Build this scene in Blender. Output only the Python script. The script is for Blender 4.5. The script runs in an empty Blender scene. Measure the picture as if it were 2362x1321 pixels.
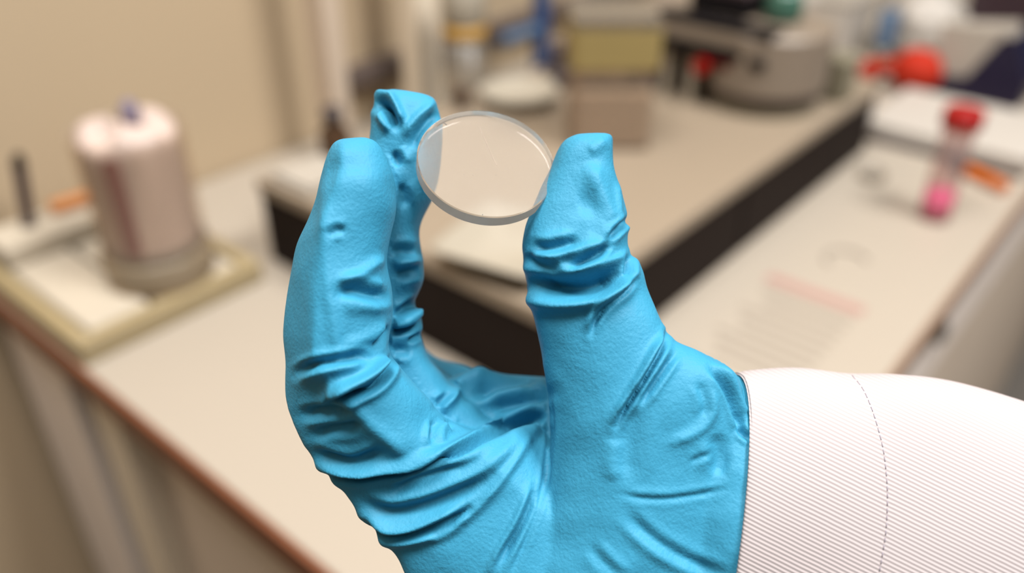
import bpy, bmesh, math, random
import numpy as np
from mathutils import Vector, Matrix
from mathutils.bvhtree import BVHTree

random.seed(7)
rng = np.random.default_rng(7)
SC = bpy.context.scene
COL = SC.collection
PI = math.pi

# ---------------------------------------------------------------- camera
BT = 0.90                      # height of the worktop; x runs along the bench, y across it towards the wall
F_PX, CX, CY = 1953.0, 1181.0, 660.5
PITCH = math.radians(32.6)
YAW = math.radians(40.3)       # heading of the camera from the bench direction
cam_loc = Vector((0.0, 0.0, BT + 0.364))
hx, hy = math.cos(YAW), math.sin(YAW)
FWD = Vector((hx * math.cos(PITCH), hy * math.cos(PITCH), -math.sin(PITCH)))
RIGHT = Vector((hy, -hx, 0.0))
UPV = RIGHT.cross(FWD)
UNIT = 0.0922e-3               # metres per design unit of the hand
cd = bpy.data.cameras.new('camera')
cam = bpy.data.objects.new('camera', cd)
COL.objects.link(cam)
cam.matrix_world = Matrix((
    (RIGHT.x, UPV.x, -FWD.x, cam_loc.x),
    (RIGHT.y, UPV.y, -FWD.y, cam_loc.y),
    (RIGHT.z, UPV.z, -FWD.z, cam_loc.z),
    (0, 0, 0, 1)))
cd.sensor_width = 36.0
cd.sensor_fit = 'HORIZONTAL'
cd.lens = F_PX / 2362.0 * 36.0
cd.clip_start = 0.01
cd.dof.use_dof = True
cd.dof.focus_distance = F_PX * UNIT - 0.006
cd.dof.aperture_fstop = 5.2
SC.camera = cam

# ---------------------------------------------------------------- exposure, world, lights
SC.view_settings.view_transform = 'Standard'
SC.view_settings.look = 'None'
SC.view_settings.gamma = 1.0
SC.view_settings.use_curve_mapping = False
SC.view_settings.exposure = 0.88

w = bpy.data.worlds.new('world')
SC.world = w
w.use_nodes = True
w.node_tree.nodes['Background'].inputs[0].default_value = (1.0, 0.99, 0.98, 1)
w.node_tree.nodes['Background'].inputs[1].default_value = 0.02


def area_light(name, loc, size, power, color, rot=(0, 0, 0)):
    l = bpy.data.lights.new(name, 'AREA')
    l.shape = 'RECTANGLE'
    l.size, l.size_y = size
    l.energy = power
    l.color = color
    o = bpy.data.objects.new(name, l)
    o.location = loc
    o.rotation_euler = rot
    COL.objects.link(o)
    return o


# ceiling panel on the right as key; the other two area lights are added
area_light('overhead_area_light', (-0.06, 0.26, 2.60), (0.6, 0.6), 18, (1.0, 0.985, 0.975))  # added light from above and behind, lifts the left bench and fold contrast
area_light('overhead_area_light', (0.64, -0.66, 2.60), (0.6, 0.6), 33, (1.0, 0.985, 0.975))
area_light('overhead_area_light', (-0.25, -0.95, 2.60), (0.6, 0.6), 3, (1.0, 0.985, 0.975))  # added front fill from behind the camera


# ---------------------------------------------------------------- materials
def lin(c):
    return c / 12.92 if c <= 0.04045 else ((c + 0.055) / 1.055) ** 2.4


ALBEDO = 0.5                   # photographed tone to reflectance at this exposure


def rgb(h, k=ALBEDO):
    h = h.lstrip('#')
    return tuple(k * lin(int(h[i:i + 2], 16) / 255) for i in (0, 2, 4)) + (1.0,)


def mat(name, color, rough=0.5, spec=0.5, noise=0.04, nscale=30.0, bump=0.0, bscale=400.0, trans=0.0, ior=1.45,
        metallic=0.0, sss=0.0):
    m = bpy.data.materials.new(name)
    m.use_nodes = True
    nt = m.node_tree
    b = nt.nodes['Principled BSDF']
    c = rgb(color) if isinstance(color, str) else color
    b.inputs['Base Color'].default_value = c
    b.inputs['Roughness'].default_value = rough
    b.inputs['Specular IOR Level'].default_value = spec
    b.inputs['Transmission Weight'].default_value = trans
    b.inputs['IOR'].default_value = ior
    b.inputs['Metallic'].default_value = metallic
    tc = nt.nodes.new('ShaderNodeTexCoord')
    if noise > 0:
        n = nt.nodes.new('ShaderNodeTexNoise')
        n.inputs['Scale'].default_value = nscale
        n.inputs['Detail'].default_value = 4
        nt.links.new(tc.outputs['Object'], n.inputs['Vector'])
        mx = nt.nodes.new('ShaderNodeMix')
        mx.data_type = 'RGBA'
        mx.inputs[6].default_value = tuple(max(0, v * (1 - noise)) for v in c[:3]) + (1,)
        mx.inputs[7].default_value = tuple(min(1, v * (1 + noise)) for v in c[:3]) + (1,)
        nt.links.new(n.outputs['Fac'], mx.inputs[0])
        nt.links.new(mx.outputs[2], b.inputs['Base Color'])
    if bump > 0:
        n2 = nt.nodes.new('ShaderNodeTexNoise')
        n2.inputs['Scale'].default_value = bscale
        n2.inputs['Detail'].default_value = 3
        nt.links.new(tc.outputs['Object'], n2.inputs['Vector'])
        bp = nt.nodes.new('ShaderNodeBump')
        bp.inputs['Strength'].default_value = bump
        bp.inputs['Distance'].default_value = 0.0004
        nt.links.new(n2.outputs['Fac'], bp.inputs['Height'])
        nt.links.new(bp.outputs['Normal'], b.inputs['Normal'])
    return m


def wood_mat(name, c1, c2, scale=40):
    m = mat(name, c1, rough=0.5, noise=0)
    nt = m.node_tree
    b = nt.nodes['Principled BSDF']
    tc = nt.nodes.new('ShaderNodeTexCoord')
    mp = nt.nodes.new('ShaderNodeMapping')
    mp.inputs['Scale'].default_value = (3, 3, scale)
    n = nt.nodes.new('ShaderNodeTexNoise')
    n.inputs['Scale'].default_value = 12
    n.inputs['Detail'].default_value = 6
    r = nt.nodes.new('ShaderNodeValToRGB')
    r.color_ramp.elements[0].color = rgb(c1)
    r.color_ramp.elements[1].color = rgb(c2)
    nt.links.new(tc.outputs['Object'], mp.inputs['Vector'])
    nt.links.new(mp.outputs['Vector'], n.inputs['Vector'])
    nt.links.new(n.outputs['Fac'], r.inputs['Fac'])
    nt.links.new(r.outputs['Color'], b.inputs['Base Color'])
    return m


def clear_mat(name, tint, body=0.35, rough=0.05):
    """hazy clear plastic: part refracting, part milky"""
    m = bpy.data.materials.new(name)
    m.use_nodes = True
    nt = m.node_tree
    b = nt.nodes['Principled BSDF']
    b.inputs['Base Color'].default_value = rgb(tint)
    b.inputs['Roughness'].default_value = 0.25
    t = nt.nodes.new('ShaderNodeBsdfTransparent')
    t.inputs['Color'].default_value = tuple(0.4 + 0.6 * v for v in rgb(tint, 1.0)[:3]) + (1,)
    mx = nt.nodes.new('ShaderNodeMixShader')
    mx.inputs[0].default_value = body
    nt.links.new(t.outputs[0], mx.inputs[1])
    nt.links.new(b.outputs[0], mx.inputs[2])
    nt.links.new(mx.outputs[0], nt.nodes['Material Output'].inputs['Surface'])
    return m


M = {}
M['wall'] = mat('wall_paint', '#f3d8b2', rough=0.85, noise=0.02, nscale=3)
M['floor'] = mat('vinyl_floor', '#aaa39a', rough=0.6, noise=0.05, nscale=5)
M['wall_white'] = mat('wall_white_paint', '#b3b1ae', rough=0.85, noise=0.02, nscale=3)
M['ceiling'] = mat('ceiling_paint', '#efedea', rough=0.9, noise=0.01)
M['bench'] = mat('bench_laminate', '#d9cbb8', rough=0.42, spec=0.35, noise=0.02, nscale=8)
M['edge_wood'] = wood_mat('edge_wood', '#8a4d2b', '#a35f3a')
M['edge_pale'] = mat('edge_pale', '#b9987f', rough=0.5)
M['cab_grey'] = mat('cabinet_grey', rgb('#e0cdb8', 0.85), rough=0.6)
M['cab_dark'] = mat('cabinet_recess', '#5d5040', rough=0.7)
M['drawer'] = mat('drawer_front', rgb('#f6e8dc', 0.9), rough=0.5)
M['steel'] = mat('steel', '#8d8a84', rough=0.3, metallic=0.9, noise=0.02)
M['plinth_dark'] = mat('plinth_dark_laminate', '#241610', rough=0.7, spec=0.2, noise=0.08, nscale=20)
M['plinth_top'] = mat('plinth_top_laminate', '#bba890', rough=0.45, noise=0.02)
M['tray'] = mat('tray_plastic', '#c8b285', rough=0.5)
M['pad'] = mat('absorbent_pad', '#efe0c8', rough=0.85)
M['white'] = mat('white_plastic', rgb('#e6dccf', 0.54), rough=0.5)
M['paper'] = mat('paper', '#d9cdbc', rough=0.9)
M['bag'] = mat('bag_film', rgb('#efd6c8', 0.56), rough=0.4, noise=0.05, nscale=60)
M['bag_pink'] = mat('bag_pink_print', rgb('#d9958a', 0.62), rough=0.5)
M['bag_violet'] = mat('bag_violet', '#9a8ca0', rough=0.5)
M['grey_ring'] = mat('ring_brown_grey', '#8a7862', rough=0.5)
M['dark_purple'] = mat('dark_plum_plastic', '#4d3a40', rough=0.4)
M['orange_wood'] = mat('orange_wood', rgb('#c47a34', 0.7), rough=0.5)
M['orange'] = mat('orange_plastic', rgb('#d86c14', 0.7), rough=0.4)
M['black'] = mat('black_plastic', '#1a1517', rough=0.8, spec=0.15)
M['red'] = mat('red_plastic', '#c01812', rough=0.35)
M['red_dark'] = mat('dark_red_plastic', '#7c1c1c', rough=0.4)
M['rubber_red'] = mat('red_rubber', '#e03a20', rough=0.7, spec=0.2)
M['navy'] = mat('navy_board', '#1c1038', rough=0.5)
M['pink'] = mat('pink_liquid', rgb('#ff6db0', 0.85), rough=0.4)
M['brown'] = mat('amber_glass', '#5f4632', rough=0.25)
M['yellow'] = mat('yellow_plastic', '#d3a03f', rough=0.45)
M['label'] = mat('yellow_label', '#bda566', rough=0.8)
M['cream'] = mat('cream_plastic', '#cfc3ae', rough=0.45)
M['grey_plastic'] = mat('warm_grey_plastic', '#a99885', rough=0.45)
M['grey_dark'] = mat('dark_grey_plastic', '#5a4d4a', rough=0.45)
M['olive'] = mat('olive_grey_plastic', '#a39a80', rough=0.5)
M['green'] = mat('green_glass', '#4f7a68', rough=0.12)
M['blue'] = mat('blue_plastic', '#3d5f95', rough=0.4)
M['blue_grey'] = mat('blue_grey_plastic', '#6f88a5', rough=0.4)
M['teal'] = mat('teal_plastic', '#1f6f88', rough=0.4)
M['pinkprint'] = mat('pale_red_print', '#d2a698', rough=0.9)
M['greyprint'] = mat('grey_print', '#bcae9c', rough=0.9)
M['contents'] = mat('brown_granules', rgb('#b0967a', 0.6), rough=0.9, noise=0.25, nscale=120)
M['clear'] = clear_mat('clear_plastic', '#f8f2ea', 0.10)
M['clear_faint'] = clear_mat('clear_thin_plastic', '#cfc4b2', 0.35)
M['clear_warm'] = clear_mat('clear_acrylic', '#d6c0a0', 0.55)
M['clear_tube'] = clear_mat('clear_tube', '#f3e2de', 0.16)
M['post'] = mat('post_paint', rgb('#f3e3ca', 0.8), rough=0.6, noise=0.02)
M['rail'] = mat('rail_grey', '#7a6a62', rough=0.6)
M['post_pink'] = mat('post_paint_warm', rgb('#e8d2ba', 0.66), rough=0.6, noise=0.02)


# ---------------------------------------------------------------- helpers
def obj(name, bm, m, parent=None, smooth=False, origin=None, bevel=0.0):
    me = bpy.data.meshes.new(name)
    if origin is not None:
        bmesh.ops.translate(bm, verts=bm.verts, vec=-Vector(origin))
    bmesh.ops.recalc_face_normals(bm, faces=bm.faces)
    if smooth:
        for f in bm.faces:
            f.smooth = True
    bm.to_mesh(me)
    bm.free()
    me.materials.append(m)
    o = bpy.data.objects.new(name, me)
    COL.objects.link(o)
    if origin is not None:
        o.location = origin
    if parent is not None:
        o.parent = parent
        if origin is not None:
            o.location = Vector(origin)
    if bevel:
        md = o.modifiers.new('bevel', 'BEVEL')
        md.width = bevel
        md.segments = 3
        md.limit_method = 'ANGLE'
    return o


def tag(o, label=None, cat=None, group=None, kind=None):
    if label:
        o['label'] = label
    if cat:
        o['category'] = cat
    if group:
        o['group'] = group
    if kind:
        o['kind'] = kind
    return o


def thing(name, label, cat, loc, rotz=0.0, group=None):
    o = bpy.data.objects.new(name, None)
    o.empty_display_size = 0.02
    o.location = loc
    o.rotation_euler = (0, 0, rotz)
    COL.objects.link(o)
    return tag(o, label, cat, group)


def B():
    return bmesh.new()


def box(bm, x0, x1, y0, y1, z0, z1):
    vs = [bm.verts.new((x, y, z)) for z in (z0, z1) for y in (y0, y1) for x in (x0, x1)]
    for f in ((0, 1, 3, 2), (4, 6, 7, 5), (0, 4, 5, 1), (2, 3, 7, 6), (0, 2, 6, 4), (1, 5, 7, 3)):
        bm.faces.new([vs[i] for i in f])
    return bm


def lathe(bm, prof, seg=40, cx=0, cy=0, close=True):
    rings = []
    for r, z in prof:
        if r < 1e-6:
            rings.append([bm.verts.new((cx, cy, z))])
        else:
            rings.append([bm.verts.new((cx + r * math.cos(2 * PI * i / seg), cy + r * math.sin(2 * PI * i / seg), z))
                          for i in range(seg)])
    for a, b in zip(rings, rings[1:]):
        for i in range(seg):
            j = (i + 1) % seg
            if len(a) == 1 and len(b) == 1:
                continue
            if len(a) == 1:
                bm.faces.new((a[0], b[i], b[j]))
            elif len(b) == 1:
                bm.faces.new((a[i], a[j], b[0]))
            else:
                bm.faces.new((a[i], a[j], b[j], b[i]))
    return bm


def tube(bm, pts, r, seg=10, caps=True):
    pts = [Vector(p) for p in pts]
    rings = []
    n = len(pts)
    rr = r if hasattr(r, '__len__') else [r] * n
    up = Vector((0, 0, 1))
    for i, p in enumerate(pts):
        t = (pts[min(i + 1, n - 1)] - pts[max(i - 1, 0)]).normalized()
        a = t.cross(up if abs(t.z) < 0.9 else Vector((1, 0, 0))).normalized()
        b = t.cross(a)
        rings.append([bm.verts.new(p + (a * math.cos(2 * PI * k / seg) + b * math.sin(2 * PI * k / seg)) * rr[i])
                      for k in range(seg)])
    for a, b in zip(rings, rings[1:]):
        for k in range(seg):
            bm.faces.new((a[k], a[(k + 1) % seg], b[(k + 1) % seg], b[k]))
    if caps:
        bm.faces.new(rings[0])
        bm.faces.new(rings[-1])
    return bm


def prism(bm, poly, axis, a0, a1):
    """extrude a polygon; axis 'x': poly is (y,z); axis 'z': poly is (x,y)"""
    def P(p, a):
        return (a, p[0], p[1]) if axis == 'x' else ((p[0], a, p[1]) if axis == 'y' else (p[0], p[1], a))
    A = [bm.verts.new(P(p, a0)) for p in poly]
    Bv = [bm.verts.new(P(p, a1)) for p in poly]
    n = len(poly)
    bm.faces.new(A)
    bm.faces.new(Bv)
    for i in range(n):
        bm.faces.new((A[i], A[(i + 1) % n], Bv[(i + 1) % n], Bv[i]))
    return bm


def struct(name, bm, m, **k):
    o = obj(name, bm, m, **k)
    o['kind'] = 'structure'
    return o


# ---------------------------------------------------------------- the room
X0, X1, Y0, Y1, ZC = -2.2, 3.4, -2.6, 0.73, 2.65
struct('floor', box(B(), X0, X1, Y0, Y1, -0.05, 0.0), M['floor'])
struct('ceiling', box(B(), X0, X1, Y0, Y1, ZC, ZC + 0.05), M['ceiling'])
struct('wall_back', box(B(), X0, X1, Y1, Y1 + 0.1, 0, ZC), M['wall'])
struct('wall_left', box(B(), X0 - 0.1, X0, Y0, Y1, 0, ZC), M['wall_white'])
struct('wall_right', box(B(), X1, X1 + 0.1, Y0, Y1, 0, ZC), M['wall_white'])
struct('wall_front', box(B(), X0, X1, Y0 - 0.1, Y0, 0, ZC), M['wall_white'])

# ---------------------------------------------------------------- bench
BX0, BX1, BY0, BY1 = 0.158, 2.6, 0.095, 0.725
wt = thing('worktop', 'long cream laminate worktop with brown edge strip under all the lab items', 'worktop', (BX0, BY0, BT))
obj('surface', box(B(), 0.004, BX1 - BX0, 0.004, BY1 - BY0, -0.03, 0), M['bench'], wt, bevel=0.002)
obj('edge_strip', box(B(), 0, 0.004, 0.0, BY1 - BY0, -0.022, -0.001), M['edge_wood'], wt)
obj('edge_strip', box(B(), 0.004, BX1 - BX0, 0, 0.004, -0.022, -0.001), M['edge_pale'], wt)

bc = thing('bench_cabinet', 'grey brown cabinet under the worktop with upright end panels and drawer front', 'cabinet', (BX0, BY0, 0))
H = BT - 0.03
obj('end_panel', box(B(), 0.012, 0.03, 0.012, 0.355, 0.0, H), M['cab_grey'], bc)
obj('end_panel', box(B(), 0.028, 0.046, 0.37, 0.42, 0.0, H), M['cab_grey'], bc)
obj('leg', box(B(), 0.010, 0.04, 0.42, 0.465, 0.0, H), M['post'], bc)
obj('recess_panel', box(B(), 0.09, 0.10, 0.355, 0.62, 0.0, H), M['cab_dark'], bc)
obj('end_panel', box(B(), 0.012, 0.03, 0.51, 0.62, 0.0, H), M['drawer'], bc)
obj('carcass', box(B(), 0.11, 2.3, 0.03, 0.62, 0.0, H), M['cab_grey'], bc)
dr = obj('drawer_front', box(B(), 0.034, 0.72, 0.012, 0.03, H - 0.105, H - 0.004), M['drawer'], bc)
bm = B()
tube(bm, [(0.53, 0.012, H - 0.03), (0.53, 0.004, H - 0.03)], 0.011, 20)
tube(bm, [(0.53, 0.006, H - 0.03), (0.53, 0.002, H - 0.03)], 0.006, 16)
obj('lock', bm, M['steel'], dr)
dr2 = obj('drawer_front', box(B(), 0.724, 1.5, 0.012, 0.03, H - 0.105, H - 0.004), M['drawer'], bc)
obj('door', box(B(), 0.034, 0.72, 0.014, 0.03, 0.1, H - 0.112), M['cab_grey'], bc)
obj('door', box(B(), 0.724, 1.5, 0.014, 0.03, 0.1, H - 0.112), M['cab_grey'], bc)

# posts and rail by the wall
for x, m_, wd, lab in ((0.503, 'post_pink', 0.011, 'slender pinkish beige upright post on the wall, the one nearer the lidded beaker'),
                       (0.627, 'post', 0.017, 'broad pale upright post on the wall, the one beside the yellow bottle')):
    p = thing('shelf_post', lab, 'post', (x, 0.66, BT))
    obj('upright', box(B(), -wd, wd, -0.014, 0.014, 0.004, 0.9), M[m_], p, bevel=0.002)
    obj('foot_plate', box(B(), -wd - .012, wd + .012, -0.026, 0.026, 0.0, 0.004), M['steel'], p)
    obj('bracket', box(B(), -0.005, 0.005, 0.014, 0.07, 0.82, 0.85), M['steel'], p)
rl = thing('cable_trunking', 'dark grey horizontal cable trunking low along the wall behind posts', 'trunking', (0.565, 0.73, BT + 0.045))
obj('channel', box(B(), 0, 1.5, -0.02, 0, 0, 0.022), M['rail'], rl, bevel=0.002)
obj('cover', box(B(), 0, 1.5, -0.023, -0.02, 0.003, 0.019), M['rail'], rl)

# ---------------------------------------------------------------- plinth
PX0, PX1, PY0, PY1, PH = 0.335, 0.885, 0.255, 0.552, 0.0745
pl = thing('plinth', 'low dark brown plinth with cream top standing on the worktop', 'plinth', (PX0, PY0, BT))
L_, W_ = PX1 - PX0, PY1 - PY0
obj('top_board', box(B(), 0, L_, 0, W_, PH - 0.012, PH), M['plinth_top'], pl, bevel=0.002)
obj('front_panel', box(B(), 0.002, 0.262, 0.002, 0.016, 0, PH - 0.012), M['plinth_dark'], pl)
obj('front_panel', box(B(), 0.266, L_ - 0.002, 0.002, 0.016, 0, PH - 0.012), M['plinth_dark'], pl)
obj('end_panel', box(B(), 0.002, 0.016, 0.016, W_ - 0.002, 0, PH - 0.012), M['plinth_dark'], pl)
obj('end_panel', box(B(), L_ - 0.016, L_ - 0.002, 0.016, W_ - 0.002, 0, PH - 0.012), M['plinth_dark'], pl)
PT = BT + PH

# ---------------------------------------------------------------- tray, pads and lined beaker at the left
tx0, tx1, ty0, ty1 = 0.163, 0.312, 0.526, 0.722
tr = thing('tray', 'shallow olive yellow tray holding white pads at the corner of the worktop', 'tray', (tx0, ty0, BT))
bm = B()
box(bm, 0, tx1 - tx0, 0, ty1 - ty0, 0, 0.006)
box(bm, 0, tx1 - tx0, 0, 0.012, 0.006, 0.018)
box(bm, 0, tx1 - tx0, ty1 - ty0 - 0.012, ty1 - ty0, 0.006, 0.018)
box(bm, 0, 0.012, 0.012, ty1 - ty0 - 0.012, 0.006, 0.018)
box(bm, tx1 - tx0 - 0.012, tx1 - tx0, 0.012, ty1 - ty0 - 0.012, 0.006, 0.018)
obj('rim', bm, M['tray'], tr, bevel=0.002)
bm = box(B(), tx0 + 0.014, tx0 + 0.06, ty0 + 0.014, ty1 - 0.014, BT + 0.006, BT + 0.0188)
tag(obj('pad', bm, M['pad'], origin=(tx0 + .014, ty0 + .014, BT + .006), bevel=0.003),
    'white absorbent pad along the outer side of the yellow tray', 'pad', 'white pads in the tray')
bm = box(B(), tx0 + 0.064, tx1 - 0.014, ty0 + 0.014, ty1 - 0.014, BT + 0.006, BT + 0.0170)
tag(obj('pad', bm, M['pad'], origin=(tx0 + .064, ty0 + .014, BT + .006), bevel=0.003),
    'white pad under the lined beaker in the yellow tray', 'pad', 'white pads in the tray')

jx, jy, jz = 0.253, 0.572, BT + 0.0172
bk = thing('beaker', 'clear wide beaker with thick brownish base standing on the yellow tray', 'beaker', (jx, jy, jz))
obj('base', lathe(B(), [(0, 0), (0.039, 0), (0.040, 0.003), (0.040, 0.024), (0.038, 0.026), (0, 0.026)], 48), M['clear_warm'], bk, smooth=True)
obj('wall', lathe(B(), [(0.0375, 0.0265), (0.0385, 0.028), (0.0385, 0.116), (0.0405, 0.120), (0.0395, 0.121), (0.0365, 0.116), (0.0365, 0.028), (0.0375, 0.0265)], 48), M['clear'], bk, smooth=True)
bg = thing('bin_liner', 'crumpled pinkish white plastic liner with red stripe inside the wide beaker', 'bag', (jx, jy, jz + 0.0265))
bm = B()
rings = []
N = 56
for k in range(22):
    t = k / 21
    z = 0.100 * t
    ring = []
    for i in range(N):
        a = 2 * PI * i / N
        r = 0.0338 + 0.0010 * math.sin(7 * a + 3 * t) * t + 0.0008 * math.sin(13 * a - 5 * t)
        zz = z
        if t > 0.85:
            u_ = (t - 0.85) / 0.15
            r *= 1 - 0.5 * u_ ** 2.5
            zz += 0.006 * math.sin(3 * a + 1) * u_ + 0.003 * math.sin(8 * a) * u_ - 0.012 * max(0, u_ - 0.6)
        ring.append(bm.verts.new((r * math.cos(a), r * math.sin(a), zz)))
    rings.append(ring)
for a, b in zip(rings, rings[1:]):
    for i in range(N):
        bm.faces.new((a[i], a[(i + 1) % N], b[(i + 1) % N], b[i]))
bm.faces.new(rings[0])
bm.faces.new(rings[-1])
obj('film', bm, M['bag'], bg, smooth=True)
obj('bottom_band', lathe(B(), [(0.0355, 0.0), (0.0362, 0.0), (0.0362, 0.007), (0.0355, 0.007), (0.0355, 0.0)], 48), M['grey_ring'], bg, smooth=True)


def patch(bm, a0, a1, z0, z1, r, n=6):
    V0 = [bm.verts.new((r * math.cos(a0 + (a1 - a0) * i / n), r * math.sin(a0 + (a1 - a0) * i / n), z0)) for i in range(n + 1)]
    V1 = [bm.verts.new((r * math.cos(a0 + (a1 - a0) * i / n), r * math.sin(a0 + (a1 - a0) * i / n), z1)) for i in range(n + 1)]
    for i in range(n):
        bm.faces.new((V0[i], V0[i + 1], V1[i + 1], V1[i]))
    bmesh.ops.solidify(bm, geom=bm.faces[:], thickness=0.0006)


view = math.atan2(-jy, -jx)
bm = B()
patch(bm, view - 0.62, view - 0.28, 0.008, 0.084, 0.0354)
obj('red_stripe', bm, M['bag_pink'], bg)
bm = B()
bmesh.ops.create_icosphere(bm, subdivisions=2, radius=0.007)
for v in bm.verts:
    v.co = Vector((v.co.x, v.co.y, v.co.z * 1.7)) + Vector((0.006, 0.0, 0.101))
obj('twist_knot', bm, M['bag_violet'], bg, smooth=True)

fb = thing('foam_block', 'low white foam block behind the lined beaker carrying dark pen and rod', 'block', (0.176, 0.662, BT + 0.019))
obj('foam', box(B(), 0, 0.12, 0, 0.044, 0, 0.018), M['pad'], fb, bevel=0.003)
obj('pen_hole', lathe(B(), [(0.0052, 0.0182), (0.0065, 0.0182), (0.0065, 0.0188), (0.0052, 0.0188), (0.0052, 0.0182)], 16, 0.032, 0.026), M['grey_ring'], fb)
bm = B()
tube(bm, [(0, 0, 0), (0.006, -0.004, 0.052)], 0.005, 14)
pn = thing('marker_pen', 'dark plum pen standing upright in white foam left of beaker', 'pen', (0.208, 0.688, BT + 0.0372))
obj('barrel', bm, M['dark_purple'], pn, smooth=False)
bm = B()
tube(bm, [(0.006, -0.004, 0.052), (0.007, -0.0052, 0.060)], [0.0053, 0.0035], 14)
obj('cap', bm, M['black'], pn)
st = thing('wooden_rod', 'short orange brown wooden rod lying on white foam behind the beaker', 'rod', (0.228, 0.690, BT + 0.0432))
obj('shaft', tube(B(), [(0, 0, 0), (0.052, -0.006, 0)], 0.006, 14), M['orange_wood'], st)
obj('end_cap', tube(B(), [(0.052, -0.006, 0), (0.058, -0.0065, 0)], 0.0063, 14), M['grey_dark'], st)

# ---------------------------------------------------------------- things on the plinth
def bottle(name, label, cat, loc, prof, m, capprof=None, capm=None, extra=None):
    t = thing(name, label, cat, loc)
    obj('body', lathe(B(), prof, 36), m, t, smooth=True)
    if capprof:
        obj('cap', lathe(B(), capprof, 30), capm, t, smooth=True)
    return t


bottle('small_bottle', 'small dark brown bottle at back left corner of plinth', 'bottle', (0.405, 0.535, PT),
       [(0, 0), (0.012, 0), (0.013, 0.002), (0.013, 0.022), (0.007, 0.028), (0.007, 0.034), (0, 0.034)], M['brown'],
       [(0, 0.032), (0.0085, 0.032), (0.0085, 0.042), (0, 0.043)], M['grey_dark'])
# folded white cloth at the back left corner
bm = B()
box(bm, 0, 0.05, 0, 0.05, 0, 0.004)
box(bm, 0.002, 0.048, 0.001, 0.046, 0.004, 0.008)
tag(obj('wipe_stack', bm, M['paper'], origin=None, bevel=0.0015), 'small folded white wipe on plinth corner in front of brown bottle', 'wipe').location = (0.34, 0.49, PT)
# weighing dish at the front corner
wd = thing('weighing_boat', 'shallow square white weighing boat on front corner of plinth', 'dish', (0.372, 0.318, PT), 0.2)
bm = B()


def sq(s, z, r=0.25, n=6):
    out = []
    for qx, qy, a0 in ((1, 1, 0), (-1, 1, PI / 2), (-1, -1, PI), (1, -1, 3 * PI / 2)):
        for i in range(n + 1):
            a = a0 + PI / 2 * i / n
            out.append((qx * s * (1 - r) + s * r * math.cos(a), qy * s * (1 - r) + s * r * math.sin(a), z))
    return out


def loft(bm, rings, closed_ends=True):
    R = [[bm.verts.new(p) for p in ring] for ring in rings]
    n = len(R[0])
    for a, b in zip(R, R[1:]):
        for i in range(n):
            bm.faces.new((a[i], a[(i + 1) % n], b[(i + 1) % n], b[i]))
    if closed_ends:
        bm.faces.new(R[0])
        bm.faces.new(R[-1])
    return bm


loft(bm, [sq(0.026, 0.0), sq(0.036, 0.014), sq(0.040, 0.015), sq(0.040, 0.016), sq(0.0355, 0.0155), sq(0.0255, 0.0015)])
obj('dish', bm, M['cream'], wd, smooth=True)

# square bottle with yellow label
sb = thing('square_bottle', 'square clear plastic bottle with wide yellow label and brown contents', 'bottle', (0.588, 0.39, PT), 0.70)
bm = B()
loft(bm, [sq(0.034, 0.0, .2), sq(0.035, 0.002, .2), sq(0.036, 0.103, .2), sq(0.0345, 0.106, .25)])
obj('body', bm, M['clear'], sb, smooth=False)
bm = B()
loft(bm, [sq(0.0325, 0.003, .2), sq(0.0325, 0.048, .2), sq(0.026, 0.056, .3)])
obj('contents', bm, M['contents'], sb, smooth=False)
bm = B()
loft(bm, [sq(0.0368, 0.070, .2), sq(0.0368, 0.102, .2), sq(0.0362, 0.102, .2), sq(0.0362, 0.070, .2), sq(0.0368, 0.070, .2)], False)
obj('label', bm, M['label'], sb)
bm = B()
loft(bm, [sq(0.035, 0.1065, .25), sq(0.0355, 0.108, .25), sq(0.034, 0.109, .25)])
obj('lid', bm, M['clear_faint'], sb)

# shallow cream pan behind
pan = thing('shallow_pan', 'round cream shallow pan at back of plinth behind the glass disc', 'pan', (0.60, 0.50, PT))
obj('bowl', lathe(B(), [(0, 0), (0.028, 0), (0.036, 0.012), (0.038, 0.0125), (0.038, 0.0135), (0.035, 0.0133), (0.027, 0.002), (0, 0.002)], 40), M['cream'], pan, smooth=True)
obj('handle', box(B(), 0.036, 0.06, -0.006, 0.006, 0.010, 0.0135), M['cream'], pan)
bottle('stopper', 'small dark brown rubber stopper standing beside the cream pan', 'stopper', (0.553, 0.53, PT),
       [(0, 0), (0.006, 0), (0.0085, 0.018), (0.0075, 0.0195), (0, 0.0195)], M['brown'])
bottle('dropper_bottle', 'small dark plum bottle between cream pan and square bottle', 'bottle', (0.66, 0.50, PT),
       [(0, 0), (0.014, 0), (0.015, 0.002), (0.015, 0.02), (0.007, 0.028), (0.007, 0.032), (0, 0.032)], M['grey_dark'],
       [(0, 0.03), (0.009, 0.03), (0.006, 0.044), (0, 0.045)], M['dark_purple'])
# on the bench behind the plinth
bottle('reagent_bottle', 'round cream bottle with orange yellow base band near the broad post', 'bottle', (0.617, 0.585, BT),
       [(0, 0), (0.020, 0), (0.021, 0.002), (0.021, 0.118), (0, 0.118)], M['clear_faint'],
       [(0, 0.131), (0.020, 0.131), (0.0215, 0.133), (0.0215, 0.17), (0.012, 0.182), (0.012, 0.19), (0, 0.19)], M['cream'])
o = [c for c in COL.objects if c.name.startswith('reagent_bottle')][0]
obj('yellow_band', lathe(B(), [(0, 0.1185), (0.0215, 0.1185), (0.022, 0.12), (0.022, 0.131), (0, 0.131)], 36), M['yellow'], o, smooth=True)
fr = thing('blue_stand', 'blue upright rod stand with pale blue horizontal bar behind the plinth', 'stand', (0.79, 0.625, BT))
obj('base', box(B(), -0.03, 0.03, -0.03, 0.03, 0, 0.008), M['grey_plastic'], fr, bevel=0.002)
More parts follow.
